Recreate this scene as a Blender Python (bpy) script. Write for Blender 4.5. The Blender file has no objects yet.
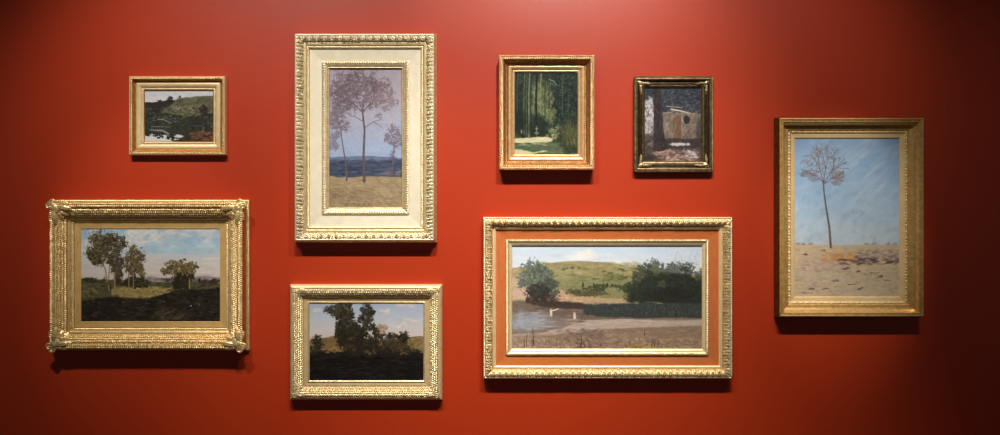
import bpy, math
import numpy as np

# ------------------------------------------------------------------ basics
PX = 0.00456            # metres covered by one photo pixel on the wall
DIST = 3.4              # camera to wall
ZC = 1.6                # camera height
CX, CY = 500.0, 217.5
FPX = DIST / PX
SC = bpy.context.scene
COL = SC.collection
RNG = np.random.default_rng(7)


def wx(px): return (px - CX) * PX
def wz(py): return ZC - (py - CY) * PX


def tag(o, label=None, cat=None, group=None, kind=None):
    for k, v in (('label', label), ('category', cat), ('group', group), ('kind', kind)):
        if v: o[k] = v
    return o


def mesh_object(name, verts, faces, mat, parent=None, smooth=True):
    me = bpy.data.meshes.new(name)
    verts = np.asarray(verts, dtype=np.float32); faces = np.asarray(faces, dtype=np.int32)
    n, k = faces.shape
    me.vertices.add(len(verts)); me.vertices.foreach_set('co', verts.ravel())
    me.loops.add(n * k); me.loops.foreach_set('vertex_index', faces.ravel())
    me.polygons.add(n)
    me.polygons.foreach_set('loop_start', np.arange(0, n * k, k, dtype=np.int32))
    me.polygons.foreach_set('loop_total', np.full(n, k, dtype=np.int32))
    me.polygons.foreach_set('use_smooth', np.full(n, smooth, dtype=bool))
    me.update(calc_edges=True)
    me.materials.append(mat)
    o = bpy.data.objects.new(name, me); COL.objects.link(o)
    if parent: o.parent = parent
    return o


def grid_faces(nu, nv, off=0):
    i = np.arange(nu * nv).reshape(nu, nv)
    f = np.stack([i[:-1, :-1], i[1:, :-1], i[1:, 1:], i[:-1, 1:]], -1).reshape(-1, 4)
    return f + off


class MB:
    """collects quad patches into one mesh"""
    def __init__(self): self.v = []; self.f = []; self.n = 0
    def grid(self, P):
        nu, nv = P.shape[:2]
        self.v.append(P.reshape(-1, 3)); self.f.append(grid_faces(nu, nv, self.n)); self.n += nu * nv
    def build(self, name, mat, parent=None, smooth=True):
        return mesh_object(name, np.concatenate(self.v), np.concatenate(self.f), mat, parent, smooth)


# ------------------------------------------------------------------ materials
def srgb(c):
    c = np.asarray(c, dtype=float) / 255.0
    return np.where(c <= 0.04045, c / 12.92, ((c + 0.055) / 1.055) ** 2.4)


def rgba(c): return tuple(float(x) for x in srgb(c)) + (1.0,)


def new_mat(name):
    m = bpy.data.materials.new(name); m.use_nodes = True
    nt = m.node_tree; b = nt.nodes['Principled BSDF']
    return m, nt, b


def noise_node(nt, scale, detail=3.0, rough=0.55, stretch=None):
    tc = nt.nodes.new('ShaderNodeTexCoord'); n = nt.nodes.new('ShaderNodeTexNoise')
    n.inputs['Scale'].default_value = scale; n.inputs['Detail'].default_value = detail
    n.inputs['Roughness'].default_value = rough
    if stretch:
        mp = nt.nodes.new('ShaderNodeMapping'); mp.inputs['Scale'].default_value = stretch
        nt.links.new(tc.outputs['Object'], mp.inputs['Vector']); nt.links.new(mp.outputs['Vector'], n.inputs['Vector'])
    else:
        nt.links.new(tc.outputs['Object'], n.inputs['Vector'])
    return n


def ramp_mix(nt, fac_out, c1, c2, p1=0.35, p2=0.65):
    r = nt.nodes.new('ShaderNodeValToRGB')
    r.color_ramp.elements[0].position = p1; r.color_ramp.elements[0].color = rgba(c1)
    r.color_ramp.elements[1].position = p2; r.color_ramp.elements[1].color = rgba(c2)
    nt.links.new(fac_out, r.inputs['Fac'])
    return r


def bump(nt, b, fac_out, strength, dist):
    bp = nt.nodes.new('ShaderNodeBump'); bp.inputs['Strength'].default_value = strength
    bp.inputs['Distance'].default_value = dist
    nt.links.new(fac_out, bp.inputs['Height']); nt.links.new(bp.outputs['Normal'], b.inputs['Normal'])


def gold(name, c1, c2, metal=0.55, rough=0.42, scale=60, bstr=0.25):
    m, nt, b = new_mat(name)
    n = noise_node(nt, scale, 5, 0.65)
    r = ramp_mix(nt, n.outputs['Fac'], c1, c2)
    nt.links.new(r.outputs['Color'], b.inputs['Base Color'])
    b.inputs['Metallic'].default_value = metal; b.inputs['Roughness'].default_value = rough
    n2 = noise_node(nt, 350, 3)
    bump(nt, b, n2.outputs['Fac'], bstr, 0.0012)
    return m


def wood(name, c1, c2):
    m, nt, b = new_mat(name)
    n = noise_node(nt, 30, 6, 0.65, (1.0, 1.0, 9.0))
    r = ramp_mix(nt, n.outputs['Fac'], c1, c2, 0.3, 0.7)
    nt.links.new(r.outputs['Color'], b.inputs['Base Color'])
    b.inputs['Roughness'].default_value = 0.5
    bump(nt, b, n.outputs['Fac'], 0.2, 0.0008)
    return m


def wood_vertical(name, c1, c2):
    m = wood(name, c1, c2)
    for n in m.node_tree.nodes:
        if n.type == 'MAPPING': n.inputs['Scale'].default_value = (9.0, 1.0, 1.0)
    return m


def paint_mat():
    m, nt, b = new_mat('oil_paint')
    a = nt.nodes.new('ShaderNodeAttribute'); a.attribute_name = 'pigment'
    nt.links.new(a.outputs['Color'], b.inputs['Base Color'])
    b.inputs['Roughness'].default_value = 0.5; b.inputs['Specular IOR Level'].default_value = 0.12
    n = noise_node(nt, 260, 4, 0.6)
    bump(nt, b, n.outputs['Fac'], 0.12, 0.001)
    return m


def wall_mat():
    m, nt, b = new_mat('red_wall_paint')
    n = noise_node(nt, 1.2, 2)
    r = ramp_mix(nt, n.outputs['Fac'], (176, 50, 13), (179, 52, 14), 0.3, 0.7)
    nt.links.new(r.outputs['Color'], b.inputs['Base Color'])
    b.inputs['Roughness'].default_value = 0.40; b.inputs['Specular IOR Level'].default_value = 0.55
    n2 = noise_node(nt, 420, 3, 0.6)
    bump(nt, b, n2.outputs['Fac'], 0.22, 0.0012)
    return m


def plain(name, c, rough=0.6):
    m, nt, b = new_mat(name)
    n = noise_node(nt, 8, 4)
    r = ramp_mix(nt, n.outputs['Fac'], c, tuple(x * 0.9 for x in c))
    nt.links.new(r.outputs['Color'], b.inputs['Base Color']); b.inputs['Roughness'].default_value = rough
    return m


M = dict(
    cream=gold('pale_cream_gilding', (246, 232, 200), (224, 202, 158), 0.6, 0.36),
    cream_flat=gold('pale_gilded_panel', (238, 227, 200), (230, 216, 184), 0.2, 0.5, 25, 0.12),
    yellow=gold('warm_gilding', (238, 202, 144), (212, 170, 104), 0.68, 0.36),
    yellow_light=gold('light_warm_gilding', (250, 224, 176), (240, 208, 150), 0.4, 0.36, 40, 0.12),
    amber=gold('amber_gilding', (208, 146, 70), (172, 110, 44), 0.65, 0.4),
    straw=gold('straw_gilding', (246, 226, 180), (224, 194, 138), 0.64, 0.36),
    rich=gold('rich_straw_gilding', (250, 222, 164), (228, 188, 120), 0.58, 0.35),
    straw_flat=gold('flat_straw_gilding', (228, 202, 152), (212, 182, 128), 0.4, 0.45, 25, 0.12),
    ochre_flat=gold('flat_ochre_gilding', (228, 186, 116), (214, 170, 102), 0.32, 0.45, 25, 0.1),
    copper=gold('coppery_gilding', (208, 156, 98), (168, 114, 62), 0.7, 0.38),
    copper_light=gold('light_coppery_gilding', (244, 208, 158), (224, 178, 122), 0.6, 0.34),
    bronze=gold('dark_bronze_gilding', (86, 68, 46), (50, 38, 26), 0.7, 0.36),
    bronze_light=gold('worn_bronze_gilding', (142, 118, 80), (90, 70, 46), 0.75, 0.34),
    bronze_high=gold('rubbed_bronze_gilding', (206, 184, 140), (150, 124, 84), 0.75, 0.32),
    antique=gold('antique_gilding', (244, 202, 130), (214, 164, 92), 0.6, 0.34),
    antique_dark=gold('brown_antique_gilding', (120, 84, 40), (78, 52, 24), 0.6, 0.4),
    antique_flat=gold('flat_sand_gilding', (246, 212, 154), (236, 200, 140), 0.25, 0.48, 25, 0.1),
    oak=wood('reddish_oak_horizontal', (200, 112, 56), (180, 92, 42)),
    oak_v=wood_vertical('reddish_oak_vertical', (200, 112, 56), (180, 92, 42)),
    paint=paint_mat(), wall=wall_mat(),
)

# ------------------------------------------------------------------ noise in numpy
def vnoise(w, h, cx, cy, rng):
    """smooth value noise on a h x w raster with cells of cx by cy samples"""
    gw, gh = int(w / cx) + 3, int(h / cy) + 3
    g = rng.random((gh, gw))
    X = np.arange(w) / cx; Y = np.arange(h) / cy
    xi = X.astype(int); yi = Y.astype(int); fx = X - xi; fy = Y - yi
    fx = fx * fx * (3 - 2 * fx); fy = (fy * fy * (3 - 2 * fy))[:, None]
    a = g[yi][:, xi]; b = g[yi][:, xi + 1]; c = g[yi + 1][:, xi]; d = g[yi + 1][:, xi + 1]
    return (a * (1 - fx) + b * fx) * (1 - fy) + (c * (1 - fx) + d * fx) * fy


def hashn(a, b):
    return np.modf(np.abs(np.sin(a * 12.9898 + b * 78.233) * 43758.5453))[0]


# ------------------------------------------------------------------ frame sweeps
def arc(p0, p1, b, n=8):
    """points of a bowed line from p0 to p1; b > 0 swells away from the wall, b < 0 hollows"""
    p0 = np.array(p0, float); p1 = np.array(p1, float); d = p1 - p0
    nrm = np.array([-d[1], d[0]]);
    if nrm[1] < 0: nrm = -nrm
    t = np.linspace(0, 1, n)[:, None]
    c = (p0 + p1) / 2 + nrm * b * 2
    return ((1 - t) ** 2 * p0 + 2 * t * (1 - t) * c + t * t * p1).tolist()


def resample(pts, step):
    pts = np.array(pts, float); out = [pts[0]]
    for a, b in zip(pts[:-1], pts[1:]):
        n = max(1, int(math.ceil(np.linalg.norm(b - a) / step)))
        for i in range(1, n + 1): out.append(a + (b - a) * i / n)
    return np.array(out)


def sweep(name, hw, hh, pts, mat, parent, orn=None, dens=3.0, smooth=True, sides=(0, 1, 2, 3), mb=None):
    """a moulding run mitred round a rectangle of half size hw x hh (px); pts = (distance outward, height), px"""
    own = mb is None
    if own: mb = MB()
    P = resample(pts, 1.0 / dens if orn else 0.8) if (orn or len(pts) > 2) else np.array(pts, float)
    T = np.gradient(P, axis=0); T /= np.linalg.norm(T, axis=1)[:, None] + 1e-9
    N = np.stack([-T[:, 1], T[:, 0]], 1)
    flip = np.where(N[:, 1] < -0.05, -1, 1)
    # keep one consistent side: away from the wall / outward
    if N[:, 1].mean() < -0.3: N = -N
    arcl = np.concatenate([[0], np.cumsum(np.linalg.norm(np.diff(P, axis=0), axis=1))]); Q = arcl / arcl[-1]
    for k in sides:
        hn, ht = (hh, hw) if k in (0, 2) else (hw, hh)
        L = 2 * (ht + P[:, 0].max())
        nt = max(2, int(L * dens)) if orn else max(2, int(L / 6))
        t = np.linspace(-1, 1, nt)
        S = t[:, None] * (ht + P[None, :, 0])
        V = np.broadcast_to(P[None, :, 0], S.shape).copy(); H = np.broadcast_to(P[None, :, 1], S.shape).copy()
        if orn:
            d = orn(S + 0.0, np.broadcast_to(Q[None, :], S.shape), k)
            d = d * np.clip((ht + V - np.abs(S)) / 1.2, 0, 1)
            V = V + d * N[None, :, 0]; H = H + d * N[None, :, 1]
        n = hn + V
        if k == 0: X, Z = S, n
        elif k == 2: X, Z = -S, -n
        elif k == 1: X, Z = n, -S
        else: X, Z = -n, S
        mb.grid(np.stack([X * PX, -H * PX, Z * PX], -1))
    if own: return mb.build(name, mat, parent, smooth)


# ornament height fields: S along the side (px), Q 0..1 across, k side
def beads(p, amp, lo=0.1, hi=0.9):
    def f(S, Q, k):
        x = (np.mod(S / p, 1) - 0.5) * 2; y = (Q - (lo + hi) / 2) / ((hi - lo) / 2)
        return amp * np.sqrt(np.clip(1 - x * x - y * y, 0, 1))
    return f


def rope(p, amp, slant=1.0):
    def f(S, Q, k):
        return amp * np.sin(np.pi * Q) * (0.5 + 0.5 * np.sin(2 * np.pi * (S / p + slant * Q)))
    return f


def leaves(p, amp, veins=3.0):
    def f(S, Q, k):
        i = np.floor(S / p); x = (S / p - i) - 0.5
        flip = np.where(np.mod(i, 2) == 0, Q, 1 - Q)
        wid = 0.16 + 0.36 * np.sin(np.pi * np.clip(flip * 0.8 + 0.12, 0, 1))
        lobe = np.sqrt(np.clip(1 - (x / wid) ** 2, 0, 1))
        v = 0.6 + 0.4 * np.cos(2 * np.pi * (veins * flip + 2.2 * np.abs(x)))
        return amp * np.sin(np.pi * Q) ** 0.5 * lobe * v * (0.75 + 0.5 * hashn(i, k + 1.0))
    return f


def scales(p, amp, rows=3):
    def f(S, Q, k):
        r = Q * rows; j = np.floor(r); y = r - j
        x = np.mod(S / p + 0.5 * np.mod(j, 2), 1) - 0.5; i = np.floor(S / p + 0.5 * np.mod(j, 2))
        d = np.sqrt((x * 2) ** 2 + (y - 0.5) ** 2 * 3.2)
        return amp * (np.clip(1.15 - d, 0, 1) ** 0.7 + 0.35 * np.exp(-(d / 0.25) ** 2)) * (0.7 + 0.6 * hashn(i, j + 3.3 * k))
    return f


def herring(p, amp, rows=2):
    def f(S, Q, k):
        z = np.abs(np.mod(Q * rows, 1) - 0.5) * 2
        return amp * (0.5 + 0.5 * np.sin(2 * np.pi * (S / p + 0.8 * z))) * np.clip(np.sin(np.pi * Q) * 3, 0, 1)
    return f


def eggs(p, amp):
    """bead and reel: one long bead, then two discs"""
    def f(S, Q, k):
        u = np.mod(S / p, 1); y = (Q - 0.5) * 2
        a = np.sqrt(np.clip(1 - ((u - 0.32) / 0.28) ** 2 - y * y, 0, 1))
        b = np.sqrt(np.clip(1 - ((u - 0.72) / 0.075) ** 2 - y * y, 0, 1))
        c = np.sqrt(np.clip(1 - ((u - 0.90) / 0.075) ** 2 - y * y, 0, 1))
        return amp * np.maximum(a, np.maximum(b, c))
    return f


# ------------------------------------------------------------------ carved corner pieces
def leaf_patch(mb, base, ang, length, width, h0, h1, rise, lobes=3, curl=0.0, n=14, m=9):
    """one carved leaf lying on the frame: base (x, z) px, direction ang, heights px"""
    a = np.linspace(0, 1, n)[:, None]; b = np.linspace(-1, 1, m)[None, :]
    A = ang + curl * a
    cx = base[0] + np.cumsum(np.vstack([[0], np.full((n - 1, 1), length / (n - 1))]) * np.cos(A), 0)
    cz = base[1] + np.cumsum(np.vstack([[0], np.full((n - 1, 1), length / (n - 1))]) * np.sin(A), 0)
    w = width * 0.5 * np.sin(np.pi * np.clip(0.1 + 0.88 * a, 0, 1)) ** 0.7 * (1 + 0.22 * np.cos(2 * np.pi * lobes * a))
    X = cx - np.sin(A) * w * b; Z = cz + np.cos(A) * w * b
    H = h0 + (h1 - h0) * a + rise * np.sin(np.pi * (0.08 + 0.9 * a)) * (1 - b ** 2) ** 0.6
    H = H - 0.18 * rise * np.exp(-(b / 0.16) ** 2) + 0.16 * rise * np.cos(2 * np.pi * lobes * a - 5 * np.abs(b)) * (1 - b ** 2)
    mb.grid(np.stack([X * PX, -H * PX, Z * PX], -1))


def tube(mb, pts, rad, m=8):
    """round bar through px points (x, z, h) with radius per point, px"""
    P = np.array(pts, float); n = len(P)
    T = np.gradient(P, axis=0); T /= np.linalg.norm(T, axis=1)[:, None] + 1e-9
    up = np.array([0, 0, 1.0]); A = np.cross(T, up); A /= np.linalg.norm(A, axis=1)[:, None] + 1e-9
    B = np.cross(T, A); r = np.broadcast_to(np.asarray(rad, float), (n,))
    th = np.linspace(0, 2 * np.pi, m)
    V = P[:, None] + r[:, None, None] * (np.cos(th)[None, :, None] * A[:, None] + np.sin(th)[None, :, None] * B[:, None])
    mb.grid(np.stack([V[..., 0] * PX, -V[..., 2] * PX, V[..., 1] * PX], -1))


def scroll(mb, c, r0, a0, turns, h, rad, sign=1):
    t = np.linspace(0, 1, int(18 * turns) + 6)
    r = r0 * (1 - 0.82 * t); a = a0 + sign * 2 * np.pi * turns * t
    tube(mb, np.stack([c[0] + r * np.cos(a), c[1] + r * np.sin(a), h + 0.5 * t], 1), rad * (1 - 0.35 * t))


def dome(mb, c, r, h, rise, n=10, m=14):
    a = np.linspace(0, 1, n)[:, None]; t = np.linspace(0, 2 * np.pi, m)[None, :]
    X = c[0] + r * np.sin(a * np.pi / 2) * np.cos(t); Z = c[1] + r * np.sin(a * np.pi / 2) * np.sin(t)
    H = h + rise * np.cos(a * np.pi / 2) + 0 * t
    mb.grid(np.stack([X * PX, -H * PX, Z * PX], -1))


def corners(hw, hh):
    for sx, sz in ((-1, 1), (1, 1), (1, -1), (-1, -1)):
        yield sx, sz


class Mirror(MB):
    """corner builder: local +x, +z point outward; mirrored into one of the four corners"""
    def __init__(self, hw, hh, sx, sz): super().__init__(); self.o = (hw * PX, hh * PX); self.s = (sx, sz)
    def grid(self, P):
        P = P.copy(); P[..., 0] = self.s[0] * (P[..., 0] + self.o[0]); P[..., 2] = self.s[1] * (P[..., 2] + self.o[1])
        if self.s[0] * self.s[1] < 0: P = P[::-1]
        super().grid(P)


# ------------------------------------------------------------------ painter
class Painter:
    R = 2.3   # samples per px
    def __init__(self, rect, seed):
        self.x0, self.y0, self.x1, self.y1 = rect
        self.w = int((self.x1 - self.x0) * self.R); self.h = int((self.y1 - self.y0) * self.R)
        self.rng = np.random.default_rng(seed)
        self.a = np.zeros((self.h, self.w, 3))
        self.X, self.Y = np.meshgrid(self.x0 + (np.arange(self.w) + 0.5) / self.R, self.y0 + (np.arange(self.h) + 0.5) / self.R)
    def noise(self, cx, cy, oct=3):
        o = np.zeros((self.h, self.w)); s = 0
        for i in range(oct):
            o += vnoise(self.w, self.h, max(1.0, cx * self.R / 2 ** i), max(1.0, cy * self.R / 2 ** i), self.rng) * 0.55 ** i; s += 0.55 ** i
        return o / s
    def grad(self, stops):
        ys = [s[0] for s in stops]; cs = np.array([s[1] for s in stops], float)
        for c in range(3): self.a[..., c] = np.interp(self.Y, ys, cs[:, c])
    def mix(self, c, m):
        m = np.clip(m, 0, 1)[..., None]; self.a = self.a * (1 - m) + np.asarray(c, float) * m
    def below(self, pts, wob=1.0, soft=0.6, cell=4):
        xs = [p[0] for p in pts]; ys = [p[1] for p in pts]
        y = np.interp(self.X, xs, ys) + (self.noise(cell, 400, 3) - 0.5) * 2 * wob
        return np.clip((self.Y - y) / soft + 0.5, 0, 1)
    def band(self, top, bot, wob=1.0, soft=0.8):
        return self.below(top, wob, soft) * (1 - self.below(bot, wob, soft))
    def ell(self, cx, cy, rx, ry, soft=0.35, wob=0.5, cell=4):
        d = np.sqrt(((self.X - cx) / rx) ** 2 + ((self.Y - cy) / ry) ** 2) + (self.noise(cell, cell, 3) - 0.5) * 2 * wob
        return np.clip((1 - d) / soft + 0.5, 0, 1)
    def dab(self, x, y, rx, ry, c, al=1.0, ang=0.0):
        R = max(rx, ry) + 0.6
        i0 = max(0, int((x - R - self.x0) * self.R)); i1 = min(self.w, int((x + R - self.x0) * self.R) + 1)
        j0 = max(0, int((y - R - self.y0) * self.R)); j1 = min(self.h, int((y + R - self.y0) * self.R) + 1)
        if i1 <= i0 or j1 <= j0: return
        dx = self.X[j0:j1, i0:i1] - x; dy = self.Y[j0:j1, i0:i1] - y
        ca, sa = math.cos(ang), math.sin(ang)
        d = np.sqrt(((dx * ca + dy * sa) / rx) ** 2 + ((-dx * sa + dy * ca) / ry) ** 2)
        m = (np.clip((1.15 - d) / 0.5, 0, 1) * al)[..., None]
        self.a[j0:j1, i0:i1] = self.a[j0:j1, i0:i1] * (1 - m) + np.asarray(c, float) * m
    def dabs(self, n, box, rx, ry, cols, al=0.7, ang=0.0, jit=0.4, vary=10):
        r = self.rng
        for _ in range(n):
            c = np.array(cols[r.integers(len(cols))], float) + r.normal(0, vary)
            self.dab(r.uniform(box[0], box[2]), r.uniform(box[1], box[3]), rx * r.uniform(0.6, 1.4), ry * r.uniform(0.6, 1.4), c, al * r.uniform(0.6, 1), ang + r.normal(0, jit))
    def crown(self, cx, cy, rx, ry, n, size, cols, al=0.8, clumps=9, spread=0.42, hi=None, flat=0.8, open_=0.0):
        """foliage: ragged overlapping lobes, lighter on their upper left, broken by fine leaf noise"""
        r = self.rng; R = self.R
        pad = 1.35
        i0 = max(0, int((cx - rx * pad - self.x0) * R)); i1 = min(self.w, int((cx + rx * pad - self.x0) * R) + 1)
        j0 = max(0, int((cy - ry * pad - self.y0) * R)); j1 = min(self.h, int((cy + ry * pad - self.y0) * R) + 1)
        if i1 - i0 < 2 or j1 - j0 < 2: return
        X = self.X[j0:j1, i0:i1]; Y = self.Y[j0:j1, i0:i1]; h, w = X.shape
        k = max(5, int(clumps)); dens = np.full((h, w), -9.0); lit = np.zeros((h, w))
        for q in range(k):
            t = 2 * np.pi * (q + r.uniform(-0.3, 0.3)) / k; rad = r.uniform(0.25, 0.78) if q % 3 else r.uniform(0, 0.3)
            lx, ly = cx + rx * rad * math.cos(t), cy + ry * rad * math.sin(t)
            f = r.uniform(0.3, 0.5); ax, ay = max(rx * f, 0.7), max(ry * f * 1.05, 0.6)
            d = 1 - ((X - lx) / ax) ** 2 - ((Y - ly) / ay) ** 2
            l = np.clip((ly - Y) / ay - 0.5 * (X - lx) / ax, -1.3, 1.3)
            lit = np.where(d > dens, l, lit); dens = np.maximum(dens, d)
        def nz(c): return vnoise(w, h, max(1.0, c * R), max(1.0, c * R * 0.85), r)
        g = max(size, 0.8)
        m = np.clip(dens, -2, 1) * 0.9 + (nz(g * 1.9) - 0.5) * 1.5 + (nz(g * 0.75) - 0.5) * 1.5 + (nz(0.42) - 0.5) * 0.5 + 0.25 - open_ + open_ * 0.8 * (nz(g * 3.2) - 0.5)
        m = np.clip(m / 0.45, 0, 1) * min(1.0, al * 1.15)
        pal = sorted(list(cols) + list(hi or []), key=lambda c: sum(c)); pal = np.array(pal, float)
        t = 0.40 + 0.24 * lit + (nz(g * 1.5) - 0.5) * 0.7 + (nz(g * 0.6) - 0.5) * 0.9
        t = np.clip(t, 0, 1) * (len(pal) - 1); x = np.arange(len(pal))
        C = np.stack([np.interp(t, x, pal[:, c]) for c in range(3)], -1)
        m = m[..., None]
        self.a[j0:j1, i0:i1] = self.a[j0:j1, i0:i1] * (1 - m) + C * m
    def streaks(self, ang, cu, cv, lo, hi, c, al, mask=1.0):
        """brushed streaks of colour c along direction ang; cell sizes cu along and cv across"""
        u = self.X * math.cos(ang) + self.Y * math.sin(ang); v = -self.X * math.sin(ang) + self.Y * math.cos(ang)
        n = np.zeros_like(u); tot = 0
        for o in range(3):
            g = self.rng.random((257, 257)); U = (u - u.min()) / (cu / 2 ** o); V = (v - v.min()) / (cv / 2 ** o)
            ui = U.astype(int); vi = V.astype(int); fu = U - ui; fv = V - vi; fu = fu * fu * (3 - 2 * fu); fv = fv * fv * (3 - 2 * fv)
            a_, b_, c_, d_ = g[vi % 256, ui % 256], g[vi % 256, ui % 256 + 1], g[vi % 256 + 1, ui % 256], g[vi % 256 + 1, ui % 256 + 1]
            n += ((a_ * (1 - fu) + b_ * fu) * (1 - fv) + (c_ * (1 - fu) + d_ * fu) * fv) * 0.6 ** o; tot += 0.6 ** o
        n /= tot
        self.mix(c, np.clip((n - lo) / (hi - lo), 0, 1) * al * mask)
    def line(self, pts, w0, w1, c, al=1.0, vary=6):
        P = np.array(pts, float); seg = np.linalg.norm(np.diff(P, axis=0), axis=1); L = seg.sum(); s = np.concatenate([[0], np.cumsum(seg)])
        n = max(2, int(L * 3)); q = np.linspace(0, L, n)
        for x, y, t in zip(np.interp(q, s, P[:, 0]), np.interp(q, s, P[:, 1]), q / L):
            w = w0 + (w1 - w0) * t
            self.dab(x, y, w * 0.5 + 0.15, w * 0.5 + 0.15, np.array(c, float) + self.rng.normal(0, vary), al)
    def branches(self, x, y, ang, L, w, c, depth, al=0.85, bend=0.5):
        r = self.rng
        x2, y2 = x + L * math.cos(ang), y + L * math.sin(ang)
        mx, my = (x + x2) / 2 + r.normal(0, L * 0.06), (y + y2) / 2 + r.normal(0, L * 0.06)
        self.line([(x, y), (mx, my), (x2, y2)], w, w * 0.65, c, al)
        if depth > 0:
            for k in range(2 + (r.random() < 0.4)):
                self.branches(x2, y2, ang + r.normal(0, bend), L * r.uniform(0.55, 0.85), w * 0.65, c, depth - 1, al, bend)
    def grain(self, amt=5, cx=0.8, cy=0.6):
        g = (self.noise(cx, cy, 2) - 0.5) * 4.4 * amt + (self.noise(2.4, 1.5, 2) - 0.5) * 2.6 * amt + (self.noise(7, 4, 2) - 0.5) * 1.6 * amt
        L_ = self.a.mean(-1, keepdims=True); k = 0.4 + 0.6 * np.clip(L_ / 110.0, 0, 1) - 0.62 * np.clip((L_ - 135) / 40.0, 0, 1)
        self.a = self.a + g[..., None] * k * np.array([1.0, 0.97, 0.9])


def canvas(parent, p, hw, hh, h):
    """the painted canvas: a finely woven grid whose vertices hold the pigments"""
    over = 0.5
    gx = np.linspace(-hw - over, hw + over, p.w); gz = np.linspace(hh + over, -hh - over, p.h)
    X, Z = np.meshgrid(gx, gz)
    P = np.stack([X * PX, np.full_like(X, -h * PX), Z * PX], -1)
    f = grid_faces(p.h, p.w)
    o = mesh_object('canvas', P.reshape(-1, 3), f, M['paint'], parent)
    at = o.data.attributes.new('pigment', 'FLOAT_COLOR', 'POINT')
    c = np.ones((p.h * p.w, 4), dtype=np.float32); c[:, :3] = srgb(np.clip(p.a, 8, 245).reshape(-1, 3))
    at.data.foreach_set('color', c.ravel())
    return o


def picture(rect, hc, label):
    """root of a framed painting whose visible canvas covers rect in the photo"""
    k = (FPX - hc) / FPX
    x0, x1 = CX + (rect[0] - CX) * k, CX + (rect[2] - CX) * k
    y0, y1 = CY + (rect[1] - CY) * k, CY + (rect[3] - CY) * k
    e = bpy.data.objects.new('framed_picture', None); COL.objects.link(e)
    e.location = (wx((x0 + x1) / 2), -0.0004, wz((y0 + y1) / 2)); e.empty_display_size = 0.05
    tag(e, label, 'painting', 'gilt framed paintings hung on the red wall')
    return e, (x1 - x0) / 2, (y1 - y0) / 2


# ================================================================== A: small creek
def art_creek(rect):
    p = Painter(rect, 11)
    p.grad([(90, (196, 198, 204)), (100, (206, 204, 200)), (103, (206, 200, 194))])
    p.dabs(60, (145, 90, 213, 100), 4, 1, [(214, 212, 208), (188, 190, 198)], 0.4)
    p.mix((52, 44, 44), p.below([(145, 102.5), (152, 102.5), (160, 101.5), (166, 100.5), (172, 100), (180, 103), (213, 110)], 0.6))
    p.crown(169.5, 100, 3.2, 2.6, 60, 0.8, [(44, 36, 38)]); p.crown(160, 101.4, 3, 1.2, 30, 0.6, [(50, 42, 44)])
    p.mix((102, 100, 76), p.below([(145, 120), (160, 113), (171, 105), (177, 100.5), (184, 98.2), (196, 97), (206, 96.3), (213.5, 96)], 0.5))
    p.crown(180, 97.4, 1, 1.2, 14, 0.5, [(70, 66, 58)])
    p.dabs(160, (176, 99, 213, 106), 3, 0.9, [(92, 92, 70), (114, 110, 84), (78, 78, 62)], 0.6, -0.1)
    p.dabs(200, (174, 107, 197, 115), 1.8, 0.8, [(142, 134, 98), (126, 120, 86), (154, 144, 108), (104, 100, 74)], 0.6)
    p.dabs(70, (196, 102, 213, 112), 2.4, 1, [(110, 104, 76), (94, 84, 66)], 0.5)
    p.crown(202.5, 110, 6.5, 7, 120, 1.0, [(54, 42, 40), (40, 32, 32), (70, 54, 48)])
    p.mix((46, 48, 40), p.below([(145, 108), (160, 112), (172, 114), (185, 117), (197, 116), (213, 113)], 1.2) * 0.92)
    p.dabs(420, (145, 107, 213, 131), 1.6, 0.7, [(38, 42, 36), (60, 62, 46), (84, 84, 58), (48, 54, 50), (30, 32, 30)], 0.6)
    p.dabs(90, (150, 108, 196, 119), 1.3, 0.7, [(110, 106, 78), (86, 84, 62), (52, 50, 42)], 0.65)
    p.line([(158, 119), (164, 119.4), (168, 121.5), (171, 122.6)], 0.7, 0.5, (150, 154, 154), 0.5)
    p.line([(152, 126.4), (162, 126.2), (170, 126.8)], 0.6, 0.5, (126, 128, 112), 0.5)
    p.dabs(24, (150, 115, 178, 122), 1.4, 0.35, [(120, 126, 126)], 0.6, 0, 0.1)
    p.mix((196, 194, 192), p.band([(145, 133.5), (158, 133), (170, 135), (178, 134.6), (184, 136)], [(145, 146), (168, 144), (174, 140), (180, 138), (184, 136.5)], 1.6, 0.8) * (p.X < 184))
    p.mix((160, 160, 156), 0.7 * p.band([(150, 129), (163, 129), (170, 133)], [(150, 130), (163, 131), (170, 135)], 0.3, 0.5) * (p.X > 150) * (p.X < 170))
    for x, y, r in ((148, 132.6, 2.6), (156, 133.6, 3.4), (161, 135.4, 3.2), (170, 135.6, 3.4), (173, 137, 2)):
        p.crown(x, y, r * 1.5, 2.6, 34, 0.9, [(34, 36, 32), (50, 50, 42), (42, 42, 36)], 0.95, 6)
    p.mix((52, 44, 36), p.below([(145, 160), (172, 142), (184, 137), (192, 134), (204, 131), (213, 130)], 0.8))
    p.dabs(150, (190, 131, 213.5, 142), 2, 0.8, [(128, 82, 58), (112, 70, 48), (140, 96, 72), (60, 46, 38)], 0.65)
    p.dabs(40, (176, 137, 200, 142), 2, 0.7, [(40, 36, 30), (60, 48, 38)], 0.7)
    p.line([(202, 131), (203.2, 127)], 0.8, 0.5, (120, 110, 92)); p.dabs(30, (198, 116, 213, 128), 1.2, 1.2, [(80, 76, 60), (36, 34, 30), (100, 92, 74)], 0.6)
    p.grain(5); return p


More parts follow.
